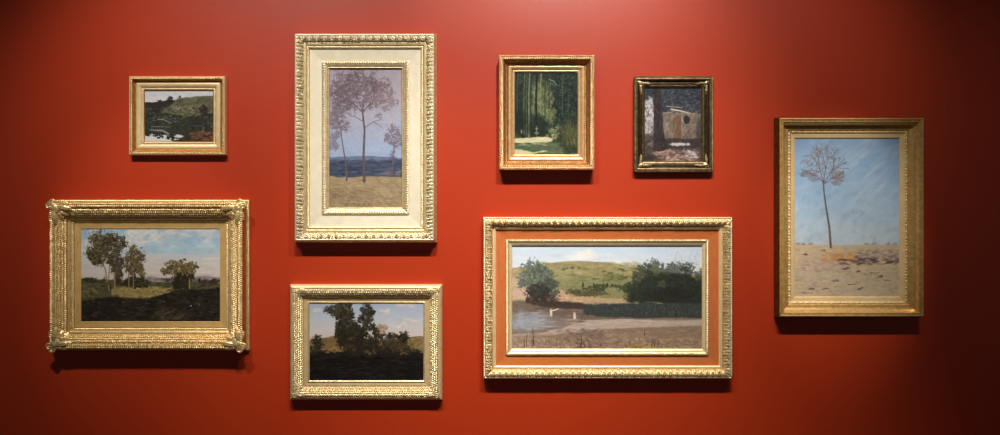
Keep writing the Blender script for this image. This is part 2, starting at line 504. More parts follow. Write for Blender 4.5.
r = (145.0, 90.6, 213.4, 141.6)
e, hw, hh = picture(r, 1.2, 'smallest gold framed painting, dark creek below a green hill, at upper left')
canvas(e, art_creek(r), hw, hh, 1.2)
sweep('sight_edge', hw, hh, [(0, 1.0), (0, 2.0), (0.5, 2.3)], M['amber'], e)
sweep('beaded_inner_edge', hw, hh, [(0.5, 2.1), (2.2, 2.3)], M['yellow_light'], e, beads(1.45, 0.9, 0.05, 0.95), 4)
sweep('inner_moulding', hw, hh, [(2.2, 1.8), (2.6, 1.8)] + arc((2.6, 2.4), (7.4, 3.4), 0.16) + [(7.7, 3.0)], M['yellow_light'], e)
sweep('cove', hw, hh, arc((7.7, 2.7), (10.4, 6.0), -0.16), M['amber'], e)
sweep('carved_rim', hw, hh, arc((10.4, 6.0), (12.3, 6.6), 0.1), M['yellow'], e, rope(3.4, 1.1), 3.4)
sweep('outer_edge', hw, hh, arc((12.3, 6.4), (13.2, 6.2), 0.3) + [(13.5, 5.0), (13.4, 4.6), (13.8, 3.4), (13.8, 0)], M['yellow_light'], e)

# ================================================================== B: tall dusk
def art_dusk(rect):
    p = Painter(rect, 23)
    p.grad([(68, (164, 152, 160)), (100, (168, 158, 168)), (130, (158, 162, 180)), (150, (150, 164, 190)), (158, (146, 160, 184))])
    n = p.noise(14, 10, 4); p.a += ((n - 0.5) * 16)[..., None]
    p.dabs(260, (329, 68, 403, 157), 3.0, 1.6, [(170, 160, 172), (156, 156, 176), (164, 152, 164)], 0.2, 0.2)
    p.mix((96, 106, 132), p.below([(329, 157), (345, 156.4), (370, 155.6), (388, 157), (403, 158)], 0.4) * 0.9)
    p.mix((62, 70, 90), p.below([(329, 160), (360, 161), (403, 159.5)], 0.8, 2))
    p.dabs(240, (329, 159, 403, 176), 3.6, 0.7, [(56, 62, 82), (78, 86, 108), (48, 52, 68), (88, 92, 108)], 0.5, 0, 0.08)
    p.dabs(30, (376, 168, 403, 175), 3.5, 0.8, [(122, 110, 108)], 0.5, 0, 0.08)
    p.mix((152, 132, 100), p.below([(329, 175), (345, 178), (362, 176), (403, 176.5)], 0.5, 1.2))
    p.dabs(420, (329, 177, 403, 208), 3.4, 0.9, [(158, 136, 104), (142, 122, 92), (168, 148, 116), (132, 112, 86)], 0.45, 0.18, 0.2)
    p.dabs(170, (329, 188, 372, 208), 3.2, 1.0, [(118, 100, 78), (128, 110, 86), (140, 120, 94)], 0.45, 0.25, 0.2)
    p.dabs(40, (340, 196, 400, 207), 1.6, 0.5, [(96, 80, 64), (110, 92, 74)], 0.5, -0.3)
    br = (104, 88, 92)
    fol = [(102, 88, 96), (116, 98, 104), (88, 76, 86), (132, 112, 116)]
    # a slender gum a little left of the middle, a leaning sapling and a low bush
    p.line([(364, 176), (363.4, 156), (364.4, 130), (362.4, 112)], 2.2, 1.3, (92, 78, 80))
    for a_, L_ in ((-2.35, 13), (-1.9, 15), (-1.35, 16), (-0.8, 14)):
        p.branches(362.6, 113, a_, L_, 1.0, br, 3, 0.75, 0.42)
    p.branches(364, 128, -0.6, 10, 0.7, br, 2, 0.7); p.branches(364, 122, -2.6, 10, 0.7, br, 2, 0.7)
    p.crown(361, 90, 31, 21, 1500, 1.1, fol, 0.68, 26, open_=0.48)
    p.crown(343, 101, 14, 11, 340, 0.9, fol, 0.6, 10, open_=0.5)
    p.crown(383, 99, 17, 12, 380, 1.0, [(136, 114, 116), (120, 100, 106)], 0.6, 10, open_=0.55)
    p.crown(350, 90, 13, 9, 200, 0.9, [(92, 78, 86), (106, 92, 98)], 0.5, 9, open_=0.5); p.crown(372, 84, 12, 8, 200, 0.9, [(92, 78, 86), (106, 92, 98)], 0.45, 9, open_=0.5); p.crown(357, 78, 12, 7, 200, 0.9, [(100, 86, 92)], 0.45, 9, open_=0.5)
    p.crown(378, 116, 6, 3.5, 110, 1.0, fol, 0.45, 5)
    p.line([(347, 176), (345.6, 160), (342.6, 142), (341, 128)], 1.2, 0.6, (96, 82, 86), 0.85)
    p.crown(339, 121, 12, 13, 300, 0.9, fol, 0.65, 10, open_=0.2); p.crown(335, 140, 8, 11, 120, 1.0, fol, 0.5, 6)
    p.line([(391, 176), (392, 158), (394, 142)], 0.9, 0.5, (98, 86, 92), 0.8)
    p.crown(394, 137, 11, 13, 270, 0.9, fol, 0.65, 10, open_=0.2); p.crown(391, 156, 7, 6, 120, 0.9, [(92, 88, 102)], 0.45, 6)
    p.line([(347, 180), (347.4, 175)], 1.4, 1.2, (88, 74, 70)); p.line([(364, 181), (364, 174)], 2.8, 2.2, (96, 78, 72))
    p.grain(5); return p


r = (329.6, 68.5, 402.2, 207.7)
e, hw, hh = picture(r, 4, 'tallest painting, mauve dusk sky over slender trees, in a wide cream-gold frame')
canvas(e, art_dusk(r), hw, hh, 4.0)
sweep('sight_edge', hw, hh, [(0, 3.6), (0, 5.6), (0.8, 5.9), (1.0, 5.6)] + arc((1.2, 5.8), (3.4, 6.9), 0.12), M['straw'], e)
sweep('carved_inner_edge', hw, hh, arc((3.4, 6.8), (7.2, 6.6), 0.08), M['cream'], e, rope(2.4, 1.3, 0.7), 3.2)
sweep('flat_panel', hw, hh, [(7.2, 6.2), (19.0, 7.0)], M['cream_flat'], e)
sweep('beaded_moulding', hw, hh, [(19.0, 7.0), (19.0, 7.6)] + arc((19.0, 7.6), (21.2, 8.4), 0.2), M['straw'], e, beads(1.5, 0.6, 0.15, 0.95), 3.6)
sweep('stepped_moulding', hw, hh, [(21.2, 8.2), (21.8, 8.6), (22.0, 9.3), (24.6, 9.5), (24.9, 9.0)], M['straw'], e)
sweep('leaf_carving', hw, hh, arc((24.9, 8.8), (31.0, 11.6), 0.05), M['cream'], e, leaves(3.7, 2.6), 3.4)
sweep('outer_rim', hw, hh, arc((31.0, 11.8), (32.4, 11.8), 0.2, 5), M['cream'], e)
sweep('outer_side', hw, hh, [(32.4, 11.6), (32.7, 9.0), (33.3, 5.0)], M['antique'], e, beads(2.2, 0.8, 0.2, 0.8), 2.6)
sweep('back_flange', hw, hh, [(33.3, 5.0), (34.2, 4.4), (34.5, 3.0), (34.5, 0)], M['straw'], e)

# ================================================================== C: forest glade
def art_glade(rect):
    p = Painter(rect, 31)
    p.grad([(72, (46, 56, 48)), (110, (34, 46, 40)), (136, (42, 52, 40)), (155, (70, 80, 60))])
    p.dabs(700, (514, 72, 578, 134), 1.6, 1.6, [(28, 38, 34), (40, 54, 46), (52, 64, 52), (34, 46, 44), (24, 32, 30)], 0.5)
    p.mix((96, 104, 70), p.ell(541, 108, 9, 30, 0.9, 0.35) * 0.65)
    p.dabs(260, (532, 84, 553, 130), 1.0, 2.6, [(134, 138, 96), (112, 118, 80), (150, 150, 108), (86, 94, 64)], 0.45)
    for x, c, w, y1 in ((518, (66, 72, 56), 1.0, 134), (524.5, (88, 92, 70), 1.2, 136), (529.4, (118, 120, 92), 1.4, 138), (527, (76, 80, 62), 1.0, 136), (536.5, (30, 36, 28), 2.0, 132), (540.5, (120, 124, 88), 1.3, 122), (545, (60, 66, 48), 1.0, 124), (549, (52, 62, 48), 1.0, 118), (562, (70, 80, 66), 0.8, 116), (568, (54, 64, 54), 0.9, 120)):
        p.line([(x + 0.8, 72), (x - 0.3, 95), (x, y1)], w * 0.7, w, c, 0.75)
    p.dabs(150, (552, 76, 578, 126), 0.45, 0.6, [(104, 118, 104), (86, 100, 88), (124, 134, 112)], 0.7)
    p.dabs(70, (516, 74, 536, 120), 0.5, 0.8, [(110, 116, 90), (90, 98, 76)], 0.6)
    p.line([(549, 80), (554, 82), (556, 86)], 0.6, 0.4, (150, 160, 140), 0.7)
    p.mix((30, 38, 32), p.ell(539, 126, 11, 11, 0.6, 0.3) * 0.85); p.mix((30, 38, 34), p.ell(520, 122, 6, 12, 0.6, 0.3) * 0.8)
    p.crown(551, 116, 6, 9, 130, 1.2, [(112, 118, 78), (134, 136, 92), (88, 96, 64)], 0.6, 8)
    p.mix((58, 70, 46), p.below([(514, 133), (526, 137), (545, 136), (560, 132), (578, 130)], 1, 2) * 0.9)
    p.mix((196, 188, 148), p.band([(514, 138.2), (530, 137), (546, 136.2), (552, 138)], [(514, 142), (536, 142), (548, 141), (552, 140)], 0.5, 0.7) * (p.X < 552))
    p.dabs(40, (515, 137.5, 551, 142), 2.2, 0.5, [(214, 204, 166), (182, 172, 130)], 0.6, 0, 0.1)
    p.mix((80, 94, 70), p.below([(514, 143), (550, 142), (578, 141)], 0.6, 1) * 0.95)
    p.dabs(120, (514, 143, 578, 155), 2.4, 0.7, [(84, 98, 74), (66, 80, 60), (102, 110, 82)], 0.5, 0, 0.15)
    p.mix((192, 182, 140), p.band([(514, 148.5), (522, 149), (533, 151.5), (544, 149.6), (548, 150)], [(514, 156), (526, 154.5), (532, 153), (543, 151), (548, 150.4)], 0.5, 0.7) * (p.X < 548))
    p.dabs(26, (520, 142.5, 545, 145), 2.4, 0.5, [(164, 158, 118), (140, 138, 102)], 0.6, 0, 0.1)
    p.dabs(22, (546, 133, 562, 138), 2, 0.6, [(200, 190, 150), (176, 166, 124)], 0.6, 0, 0.2)
    p.crown(554, 131, 7, 6, 190, 1.1, [(112, 120, 82), (92, 100, 66)], 0.65, 8, 0.42, [(172, 172, 128), (150, 152, 108)])
    p.crown(571, 134, 11, 19, 300, 1.1, [(50, 54, 36), (66, 68, 44), (40, 46, 32)], 0.9, 10)
    for _ in range(260):
        bx = p.rng.normal(570, 3.0); by = p.rng.uniform(136, 147); f = p.rng.normal(0, 0.38); L = p.rng.uniform(7, 17)
        c = [(92, 92, 58), (72, 76, 46), (116, 114, 76), (50, 56, 38), (60, 66, 44)][p.rng.integers(5)]
        p.line([(bx, by), (bx + f * L * 0.5, by - L * 0.6), (bx + f * L * 1.1, by - L)], 0.7, 0.3, c, 0.4)
    p.mix((44, 52, 38), p.ell(570, 148, 6, 4, 0.8, 0.4) * 0.7)
    p.dab(536.8, 128.5, 1.4, 0.8, (168, 168, 140), 0.8); p.dab(536.8, 132.4, 2.6, 1.0, (138, 136, 108), 0.8); p.line([(536.5, 126), (536.8, 134)], 1, 1.4, (110, 110, 86), 0.6)
    p.dab(522, 131, 0.9, 2.2, (150, 150, 126), 0.7); p.dab(523.4, 135.5, 2.4, 2.2, (32, 32, 28), 0.8)
    p.grain(5); return p


r = (514.8, 72.6, 577.7, 154.6)
e, hw, hh = picture(r, 2.5, 'painting of a dark green forest glade in a deep copper-gold frame')
canvas(e, art_glade(r), hw, hh, 2.5)
sweep('sight_edge', hw, hh, [(0, 2.2), (0, 3.2)] + arc((0, 3.2), (2.0, 3.9), 0.2) + [(2.2, 3.2), (2.5, 3.2)], M['copper_light'], e)
sweep('inner_moulding', hw, hh, [(2.5, 3.2), (2.6, 4.2)] + arc((2.6, 4.4), (6.0, 5.6), 0.12) + [(6.2, 5.2)], M['copper_light'], e)
sweep('patterned_cove', hw, hh, arc((6.2, 5.0), (11.4, 10.8), -0.12), M['copper'], e, herring(2.0, 0.7), 3.6)
sweep('carved_rim', hw, hh, arc((11.4, 10.8), (15.2, 11.8), 0.14), M['copper_light'], e, scales(2.1, 1.2, 2), 3.6)
sweep('outer_edge', hw, hh, [(15.2, 11.6), (15.7, 11.2), (15.8, 8.4), (15.3, 8.0), (15.3, 0)], M['copper'], e)

# ================================================================== D: bush hut
def art_hut(rect):
    p = Painter(rect, 47)
    p.grad([(88, (48, 52, 58)), (112, (56, 56, 58)), (138, (84, 76, 70)), (161, (120, 100, 90))])
    p.mix((114, 100, 88), p.band([(664, 113), (680, 112), (702, 114)], [(664, 140), (702, 139)], 1, 1) * (p.X > 662))
    p.dabs(240, (663, 111, 701, 140), 1.2, 2.0, [(122, 108, 94), (96, 84, 76), (138, 122, 108), (80, 70, 64)], 0.5)
    p.mix((104, 74, 58), p.band([(673, 116), (682, 116)], [(673, 138), (682, 138)], 0.8, 1) * (p.X > 672.5) * (p.X < 681.5) * 0.8)
    p.dabs(900, (644, 87, 701, 112), 1.2, 0.7, [(40, 44, 52), (54, 60, 68), (68, 72, 78), (34, 36, 42), (84, 88, 94)], 0.5, -0.4)
    p.dabs(60, (660, 90, 700, 110), 1.8, 0.35, [(112, 116, 124), (94, 98, 104)], 0.6, -0.6, 0.5)
    p.mix((186, 176, 176), p.ell(650, 114, 5.5, 12, 0.7, 0.8, 2.5)); p.mix((166, 156, 158), p.ell(649, 130, 5.5, 10, 0.8, 0.9, 2.5))
    p.dabs(40, (645, 102, 655, 140), 0.5, 1.6, [(110, 102, 100), (84, 78, 78), (206, 196, 196)], 0.6, 0.4)
    for a_ in range(14):
        x, y = p.rng.uniform(645, 653), p.rng.uniform(110, 138); p.line([(x, y), (x + p.rng.uniform(-3, 3), y - p.rng.uniform(2, 6))], 0.5, 0.3, (70, 64, 66), 0.7)
    p.mix((72, 66, 64), p.ell(648, 138, 7, 5, 0.6, 0.4))
    p.line([(666, 106.5), (674, 107.2), (682, 108)], 0.6, 0.5, (150, 138, 130), 0.8)
    p.line([(671, 109.6), (680, 111), (689.5, 113.6)], 1.5, 0.7, (186, 168, 152), 0.85)
    p.line([(664, 113.5), (674, 111.6)], 0.8, 0.6, (150, 136, 124), 0.8)
    p.mix((46, 42, 42), p.ell(686, 119.8, 3.6, 4.0, 0.25, 0.15)); p.line([(682, 117), (682.4, 122)], 0.6, 0.5, (160, 146, 134), 0.8)
    for pts in ([(682, 119), (688, 137)], [(681, 113), (681.5, 139)], [(676, 124), (672, 138)], [(691, 126), (684, 137)], [(664, 120), (668, 130)], [(668, 112), (665, 122)], [(677, 113), (670, 121)], [(690, 131), (696, 126)]):
        p.line(pts, 0.45, 0.3, (148, 134, 122), 0.6)
    p.line([(682, 139), (690, 128)], 0.6, 0.5, (60, 52, 50), 0.8)
    p.mix((62, 58, 60), p.ell(699, 132, 4, 14, 0.6, 0.3) * 0.8)
    p.mix((56, 48, 46), p.band([(644, 140), (664, 138), (702, 138.5)], [(644, 152), (664, 149), (702, 147)], 1, 1.5) * 0.9)
    p.mix((184, 178, 178), p.ell(680, 143.6, 10, 1.5, 0.8, 0.7, 2.5))
    p.dabs(30, (644, 140, 660, 148), 2, 0.6, [(140, 118, 108), (90, 78, 72)], 0.6, -0.2)
    p.mix((74, 62, 58), p.below([(644, 148), (666, 149), (702, 147)], 1.2, 1.5) * 0.85)
    p.dabs(120, (654, 149, 698, 161), 2.6, 1.1, [(196, 156, 136), (176, 138, 120), (150, 116, 102), (206, 168, 148)], 0.55, -0.15)
    p.dabs(40, (644, 149, 700, 161), 2.6, 0.9, [(78, 64, 60), (96, 80, 74)], 0.55)
    p.dabs(22, (685, 150, 697, 157), 1.6, 0.8, [(170, 176, 182), (196, 196, 196)], 0.7)
    p.mix((44, 38, 38), p.ell(650, 158, 9, 4, 0.7, 0.4) * 0.8)
    trunk = p.band([(653.6, 80), (664.4, 80)], [(653, 149.5), (660, 151), (667.5, 148.5)], 0.4, 0.6) * np.clip((p.X - (653.8 - 0.3 * np.clip((p.Y - 120) / 25, 0, 1))) / 0.6, 0, 1) * np.clip((661.5 + 1.8 * (p.Y - 88) / 40 + 2.6 * np.clip((p.Y - 125) / 22, 0, 1) - p.X) / 0.6, 0, 1)
    p.mix((50, 43, 44), trunk)
    for _ in range(130):
        x, y = p.rng.uniform(654.6, 663), p.rng.uniform(89, 147); p.line([(x, y), (x + 0.4, y + p.rng.uniform(2, 6))], 0.5, 0.4, [(66, 58, 58), (38, 33, 35), (76, 66, 62)][p.rng.integers(3)], 0.45)
    p.grain(7); return p


r = (644.8, 88.4, 700.8, 160.9)
e, hw, hh = picture(r, 2.2, 'small painting of a shadowy hut behind a tree trunk in a dark bronze frame')
canvas(e, art_hut(r), hw, hh, 2.2)
sweep('sight_edge', hw, hh, [(0, 1.8), (0, 2.6)] + arc((0.2, 2.8), (3.0, 4.4), 0.1) + [(3.2, 3.8)], M['bronze_light'], e)
sweep('inner_moulding', hw, hh, [(3.2, 3.8)] + arc((3.4, 4.4), (5.4, 4.8), 0.25) + [(5.6, 4.2)], M['bronze'], e)
sweep('hollow', hw, hh, arc((5.6, 4.0), (7.4, 5.8), -0.2), M['bronze'], e)
sweep('outer_moulding', hw, hh, arc((7.4, 6.0), (9.8, 6.3), 0.2), M['bronze_light'], e)
sweep('rope_edge', hw, hh, arc((9.8, 6.0), (11.0, 4.0), 0.3), M['bronze_light'], e, rope(2.2, 1.0), 3.6)
sweep('outer_side', hw, hh, [(11.0, 3.8), (10.8, 0)], M['bronze'], e)
for sx, sz in corners(hw, hh):
    mb = Mirror(hw, hh, sx, sz)
    leaf_patch(mb, (2.0, 2.0), math.pi / 4, 7.2, 4.6, 4.6, 5.6, 1.3)
    for sw in (0, 1):
        def q(x, z): return (x, z) if not sw else (z, x)
        def an(a): return a if not sw else math.pi / 2 - a
        leaf_patch(mb, q(4.0, 5.0), an(math.pi), 8.5, 2.6, 5.2, 4.8, 1.0, 4, 0.25 * (1 if not sw else -1))
        leaf_patch(mb, q(1.0, 4.6), an(math.pi * 1.06), 8.0, 1.8, 5.2, 4.8, 0.9, 3, -0.3 * (1 if not sw else -1))
        scroll(mb, q(-2.4, 4.2), 1.5, an(0.4), 1.2, 5.4, 0.5, 1 if not sw else -1)
        dome(mb, q(-6.0, 4.4), 0.7, 5.0, 0.7)
    dome(mb, (4.4, 4.4), 1.4, 5.4, 1.2)
    mb.build('corner_ornament', M['bronze_high'], e)

# ================================================================== E: blue sky and dry grass
def art_dry(rect):
    p = Painter(rect, 53)
    p.grad([(138, (142, 168, 198)), (165, (150, 180, 210)), (200, (168, 194, 216)), (228, (190, 206, 216)), (246, (202, 208, 212))])
    n = p.noise(24, 18, 4); p.a += ((n - 0.5) * 22)[..., None] * np.array([1.1, 0.9, 0.6])
    p.dabs(420, (794, 138, 900, 244), 4.0, 2.2, [(150, 178, 206), (138, 168, 198), (168, 190, 208), (158, 178, 200)], 0.22, -0.6)
    # thin high wisps
    p.streaks(-0.75, 34, 4.5, 0.52, 0.8, (206, 212, 216), 0.6, p.ell(868, 182, 36, 34, 1.2, 0.3))
    p.streaks(-0.4, 26, 6, 0.5, 0.85, (198, 206, 212), 0.35)
    p.mix((204, 206, 204), p.ell(840, 226, 10, 4, 1.2, 0.6) * 0.35); p.mix((200, 204, 204), p.ell(884, 232, 14, 4, 1.2, 0.6) * 0.3)
    p.mix((204, 180, 146), p.below([(794, 243), (820, 244.6), (850, 245), (872, 244), (900, 245)], 0.4, 1.0))
    p.dabs(360, (794, 246, 900, 272), 3.0, 0.9, [(210, 184, 144), (198, 172, 138), (218, 194, 154), (184, 160, 134), (204, 168, 130)], 0.5, 0.05, 0.25)
    p.dabs(380, (794, 268, 900, 297), 3.0, 1.0, [(188, 172, 148), (174, 164, 146), (166, 158, 142), (198, 174, 146), (182, 150, 134)], 0.5, 0.05, 0.35)
    p.dabs(90, (798, 258, 850, 272), 3.2, 1.0, [(178, 148, 142), (190, 158, 148)], 0.45, 0.1)
    # low scrub and patches of bare orange clay
    p.dabs(60, (822, 253, 856, 261), 3.0, 1.3, [(206, 146, 84), (194, 130, 72), (214, 160, 100)], 0.6, 0.05)
    p.dabs(60, (840, 258, 898, 264), 3.4, 0.9, [(86, 70, 74), (104, 84, 84), (74, 60, 64)], 0.6, -0.05, 0.2)
    p.dabs(50, (856, 250, 899, 258), 3.2, 1.1, [(140, 120, 126), (156, 132, 128), (124, 108, 114)], 0.55, 0.0, 0.2)
    for x, y, s in ((824, 250, 3), (846, 268, 5), (858, 271, 3), (836, 280, 5), (880, 276, 4), (812, 288, 4), (860, 288, 4), (888, 262, 5), (806, 254, 3)):
        p.crown(x, y, s, 1.3, 22, 0.6, [(92, 76, 70), (116, 96, 82), (74, 62, 58)], 0.65, 4)
    for x, y, L in ((870, 272, 9), (803, 292, 10), (822, 289, 7), (848, 284, 8), (884, 280, 6)):
        p.line([(x, y), (x + L * 0.5, y + p.rng.normal(0, 0.8)), (x + L, y - p.rng.uniform(-1, 2))], 0.6, 0.4, (88, 72, 66), 0.7)
    p.dabs(40, (826, 272, 846, 284), 1.4, 0.6, [(206, 198, 176)], 0.4)
    # distant shrubs along the skyline
    for x in (799, 804, 811, 866, 874, 888, 894):
        p.crown(x, 243.4, 3.4, 1.6, 34, 0.8, [(150, 142, 138), (162, 150, 140), (134, 128, 128)], 0.6, 4)
    # one slight, nearly bare gum tree
    p.line([(831, 247), (829.6, 228), (826.4, 208), (824.4, 194), (823.6, 182)], 2.0, 1.0, (112, 96, 90))
    for a_, L_ in ((-2.3, 10), (-1.85, 13), (-1.45, 14), (-1.0, 12), (-0.6, 9)):
        p.branches(824, 184, a_, L_, 0.8, (118, 100, 92), 3, 0.7, 0.36)
    p.crown(823, 162, 21, 17, 760, 0.8, [(134, 120, 120), (150, 130, 122), (120, 106, 110)], 0.5, 22, open_=0.85)
    p.crown(812, 177, 10, 6, 120, 0.7, [(142, 126, 128), (128, 112, 116)], 0.5, 7); p.crown(837, 178, 10, 6, 130, 0.7, [(148, 128, 122), (132, 112, 108)], 0.5, 7)
    p.grain(6); return p


r = (794.6, 138.3, 899.0, 296.6)
e, hw, hh = picture(r, 2, 'tall painting of blue sky over dry ochre grass in a gold frame')
canvas(e, art_dry(r), hw, hh, 2.0)
sweep('flat_liner', hw, hh, [(0, 1.6), (0, 2.6), (0.3, 2.9), (4.8, 3.5), (5.0, 3.9)], M['antique_flat'], e)
sweep('bead_and_reel', hw, hh, [(5.0, 3.5), (7.0, 4.1)], M['antique_flat'], e, eggs(6.2, 0.95), 3.4)
sweep('inner_moulding', hw, hh, [(7.0, 3.6), (7.3, 4.6)] + arc((7.4, 4.8), (9.2, 5.6), 0.2), M['antique'], e)
sweep('cove', hw, hh, arc((9.2, 5.6), (14.4, 10.4), -0.14), M['antique'], e)
sweep('outer_moulding', hw, hh, [(14.4, 10.4), (14.5, 11.2)] + arc((14.6, 11.0), (16.2, 11.8), 0.3, 8) + [(16.4, 11.2), (16.6, 11.2)] + arc((16.6, 11.8), (18.8, 12.2), 0.26, 8), M['antique'], e)
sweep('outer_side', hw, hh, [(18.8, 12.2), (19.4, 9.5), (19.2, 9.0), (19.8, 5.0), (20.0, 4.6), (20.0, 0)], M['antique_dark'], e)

# ================================================================== F: large landscape, left
def art_gums(rect):
    p = Painter(rect, 61)
    p.grad([(228, (146, 174, 194)), (245, (160, 186, 200)), (256, (190, 196, 196)), (266, (206, 196, 186)), (279, (200, 188, 178))])
    n = p.noise(18, 9, 4)
    p.mix((216, 208, 198), np.clip((n - 0.52) * 5, 0, 0.85) * (p.Y < 252))
    p.dabs(120, (126, 230, 164, 246), 4, 1.6, [(224, 214, 202), (210, 202, 196), (232, 222, 210)], 0.35, -0.25)
    p.dabs(80, (160, 229, 220, 240), 5, 1.6, [(186, 192, 194), (170, 180, 188), (202, 200, 196)], 0.35)
    p.dabs(90, (150, 240, 212, 252), 6, 2.0, [(156, 186, 202), (166, 192, 204)], 0.3)
    p.dabs(120, (81, 254, 220, 276), 9, 0.9, [(212, 202, 192), (194, 184, 182), (220, 208, 194), (186, 178, 180)], 0.35, 0, 0.05)
    p.mix((146, 130, 124), p.below([(81, 280), (140, 279), (150, 276), (160, 277.5), (172, 278), (195, 276), (206, 275.5), (220, 277.5)], 0.4, 0.8) * 0.95)
    p.mix((82, 78, 52), p.below([(81, 278), (100, 279), (140, 281), (175, 282), (220, 282)], 1.0))
    p.dabs(240, (81, 279, 220, 290), 3, 1.0, [(62, 62, 42), (84, 82, 52), (46, 46, 34), (98, 90, 58), (54, 50, 36)], 0.6)
    p.crown(90, 280, 10, 2.6, 90, 1.0, [(42, 42, 32), (56, 54, 38)], 0.8, 6); p.crown(210, 281.5, 10, 2.2, 90, 0.9, [(48, 42, 38), (60, 52, 44)], 0.8, 8)
    for x in (199, 212, 213.5): p.crown(x, 279.6, 1.5, 1.8, 20, 0.7, [(44, 40, 36)], 0.9, 3)
    p.mix((150, 130, 78), p.band([(112, 289), (128, 285.5), (150, 286), (174, 288)], [(112, 294), (128, 297), (150, 298), (174, 290)], 1.0, 1.2) * (p.X > 112) * (p.X < 174))
    p.dabs(240, (114, 286, 172, 297), 2.2, 0.6, [(186, 164, 108), (164, 140, 84), (136, 118, 70), (96, 86, 52)], 0.6, 0.05, 0.2)
    p.dabs(50, (82, 285, 99, 297), 2.4, 0.8, [(142, 124, 80), (110, 100, 62), (70, 64, 42)], 0.6, 0.3)
    p.mix((40, 34, 28), p.below([(81, 300), (96, 298), (112, 296), (126, 298), (146, 298), (160, 294), (176, 290), (220, 288)], 1.2, 1.4))
    p.dabs(700, (81, 297, 220, 321.5), 2.6, 0.7, [(34, 29, 24), (48, 42, 32), (60, 52, 38), (40, 35, 30), (74, 64, 48)], 0.5, 0.05, 0.3)
    p.dabs(60, (168, 288, 220, 302), 3, 1.0, [(34, 30, 24), (44, 40, 30), (56, 48, 36)], 0.7)
    p.streaks(-0.45, 9, 1.6, 0.42, 0.75, (104, 90, 64), 0.75, p.ell(172, 314, 17, 5.5, 0.9, 0.5)); p.dabs(70, (158, 308, 192, 321), 1.6, 0.5, [(98, 86, 62), (76, 66, 50)], 0.4, -0.35)
    p.dabs(26, (122, 306, 146, 321), 4, 0.4, [(84, 78, 70), (98, 90, 78)], 0.45, 0, 0.1)
    p.dab(190.4, 305, 0.6, 0.6, (214, 196, 170)); p.dab(198.6, 304, 0.6, 1.4, (120, 100, 80), 0.8); p.dab(164, 300.8, 0.6, 0.5, (170, 140, 110)); p.dab(123.5, 301.4, 0.8, 0.6, (190, 150, 120), 0.8)
    dk = [(52, 44, 30), (66, 56, 36), (40, 34, 26), (78, 66, 42)]; hi = [(112, 98, 58), (98, 84, 52), (126, 110, 70)]
    for pts, w in (([(107.5, 282), (106, 270), (102, 260)], 1.1), ([(109, 280), (110, 266), (112, 254)], 1.0), ([(115.2, 292), (115, 274), (115, 256)], 1.3), ([(129, 288), (129, 272), (131, 262)], 1.1), ([(133, 286), (134, 274), (136, 266)], 0.9), ([(124, 287), (122, 275), (118, 262)], 0.9), ([(109.5, 290), (109, 283)], 1.2)):
        p.line(pts, w, w * 0.7, (142, 112, 80), 0.85)
    p.crown(107, 250, 19.5, 16, 900, 1.25, dk, 0.8, 24, 0.30, hi); p.crown(96, 257, 8, 7, 200, 1.1, dk, 0.75, 8, 0.4, hi); p.crown(110, 238.5, 9, 4.5, 150, 1.1, dk, 0.8, 7, 0.4, hi)
    p.crown(119, 268, 8, 14, 200, 1.1, dk, 0.75, 8); p.crown(90.5, 254, 3, 2, 30, 0.8, dk, 0.8, 3)
    p.crown(135, 262, 11.5, 14.5, 620, 1.2, [(70, 58, 38), (88, 72, 46), (56, 46, 32)], 0.78, 18, 0.32, [(132, 110, 72), (116, 94, 58)]); p.crown(140, 270, 7, 7, 180, 1.1, [(74, 60, 40), (94, 76, 50)], 0.75, 7, 0.4, hi)
    p.crown(134, 282, 16, 7, 200, 1.2, [(44, 38, 28), (58, 50, 34)], 0.8, 9)
    for x in (115.1, 129.2, 133.6): p.line([(x, 290), (x, 272)], 1.0, 0.8, (150, 120, 84), 0.6)
    p.crown(173, 268, 11, 9.5, 330, 1.1, [(84, 72, 42), (66, 56, 36), (100, 84, 48)], 0.8, 11, 0.36, [(136, 116, 66), (120, 102, 58)])
    p.crown(187, 269, 12, 9, 330, 1.1, [(84, 72, 42), (66, 56, 36), (104, 88, 50)], 0.8, 11, 0.36, [(136, 116, 66), (120, 102, 58)])
    p.crown(181, 281, 14, 10, 420, 1.2, [(46, 40, 28), (60, 52, 34), (38, 34, 26)], 0.85, 12)
    for x, y in ((180, 260.5), (184.5, 259.6), (191, 262.6), (197, 267)): p.crown(x, y, 2.4, 1, 18, 0.7, [(60, 52, 34)], 0.8, 3)
    p.line([(189, 288), (189, 278)], 0.9, 0.6, (150, 128, 90), 0.8)
    p.grain(5); return p


r = (81.4, 228.8, 220.2, 321.4)
e, hw, hh = picture(r, 3, 'large landscape of gum trees under a cloudy blue sky, gold frame with leafy corners')
canvas(e, art_gums(r), hw, hh, 3.0)
sweep('flat_liner', hw, hh, [(0, 2.6), (0, 3.4), (0.35, 3.7), (0.7, 3.6), (6.2, 4.2), (6.4, 4.0)], M['ochre_flat'], e)
sweep('beaded_inner_edge', hw, hh, [(6.4, 4.4), (8.8, 5.0)], M['rich'], e, beads(1.5, 0.7, 0.1, 0.75), 3.6)
sweep('inner_moulding', hw, hh, [(8.8, 4.8), (9.0, 5.6)] + arc((9.0, 5.8), (11.4, 7.2), 0.2) + [(11.6, 6.6), (12.2, 6.6)], M['rich'], e)
sweep('leaf_carving', hw, hh, arc((12.2, 6.8), (19.8, 12.0), 0.10, 12), M['rich'], e, scales(1.9, 1.3, 4), 3.8)
sweep('bead_row', hw, hh, [(19.8, 11.4), (21.4, 12.0)], M['rich'], e, beads(1.5, 0.6), 3.4)
sweep('carved_rim', hw, hh, arc((21.4, 12.2), (25.4, 12.4), 0.22, 10), M['rich'], e, scales(2.0, 1.2, 2), 3.6)
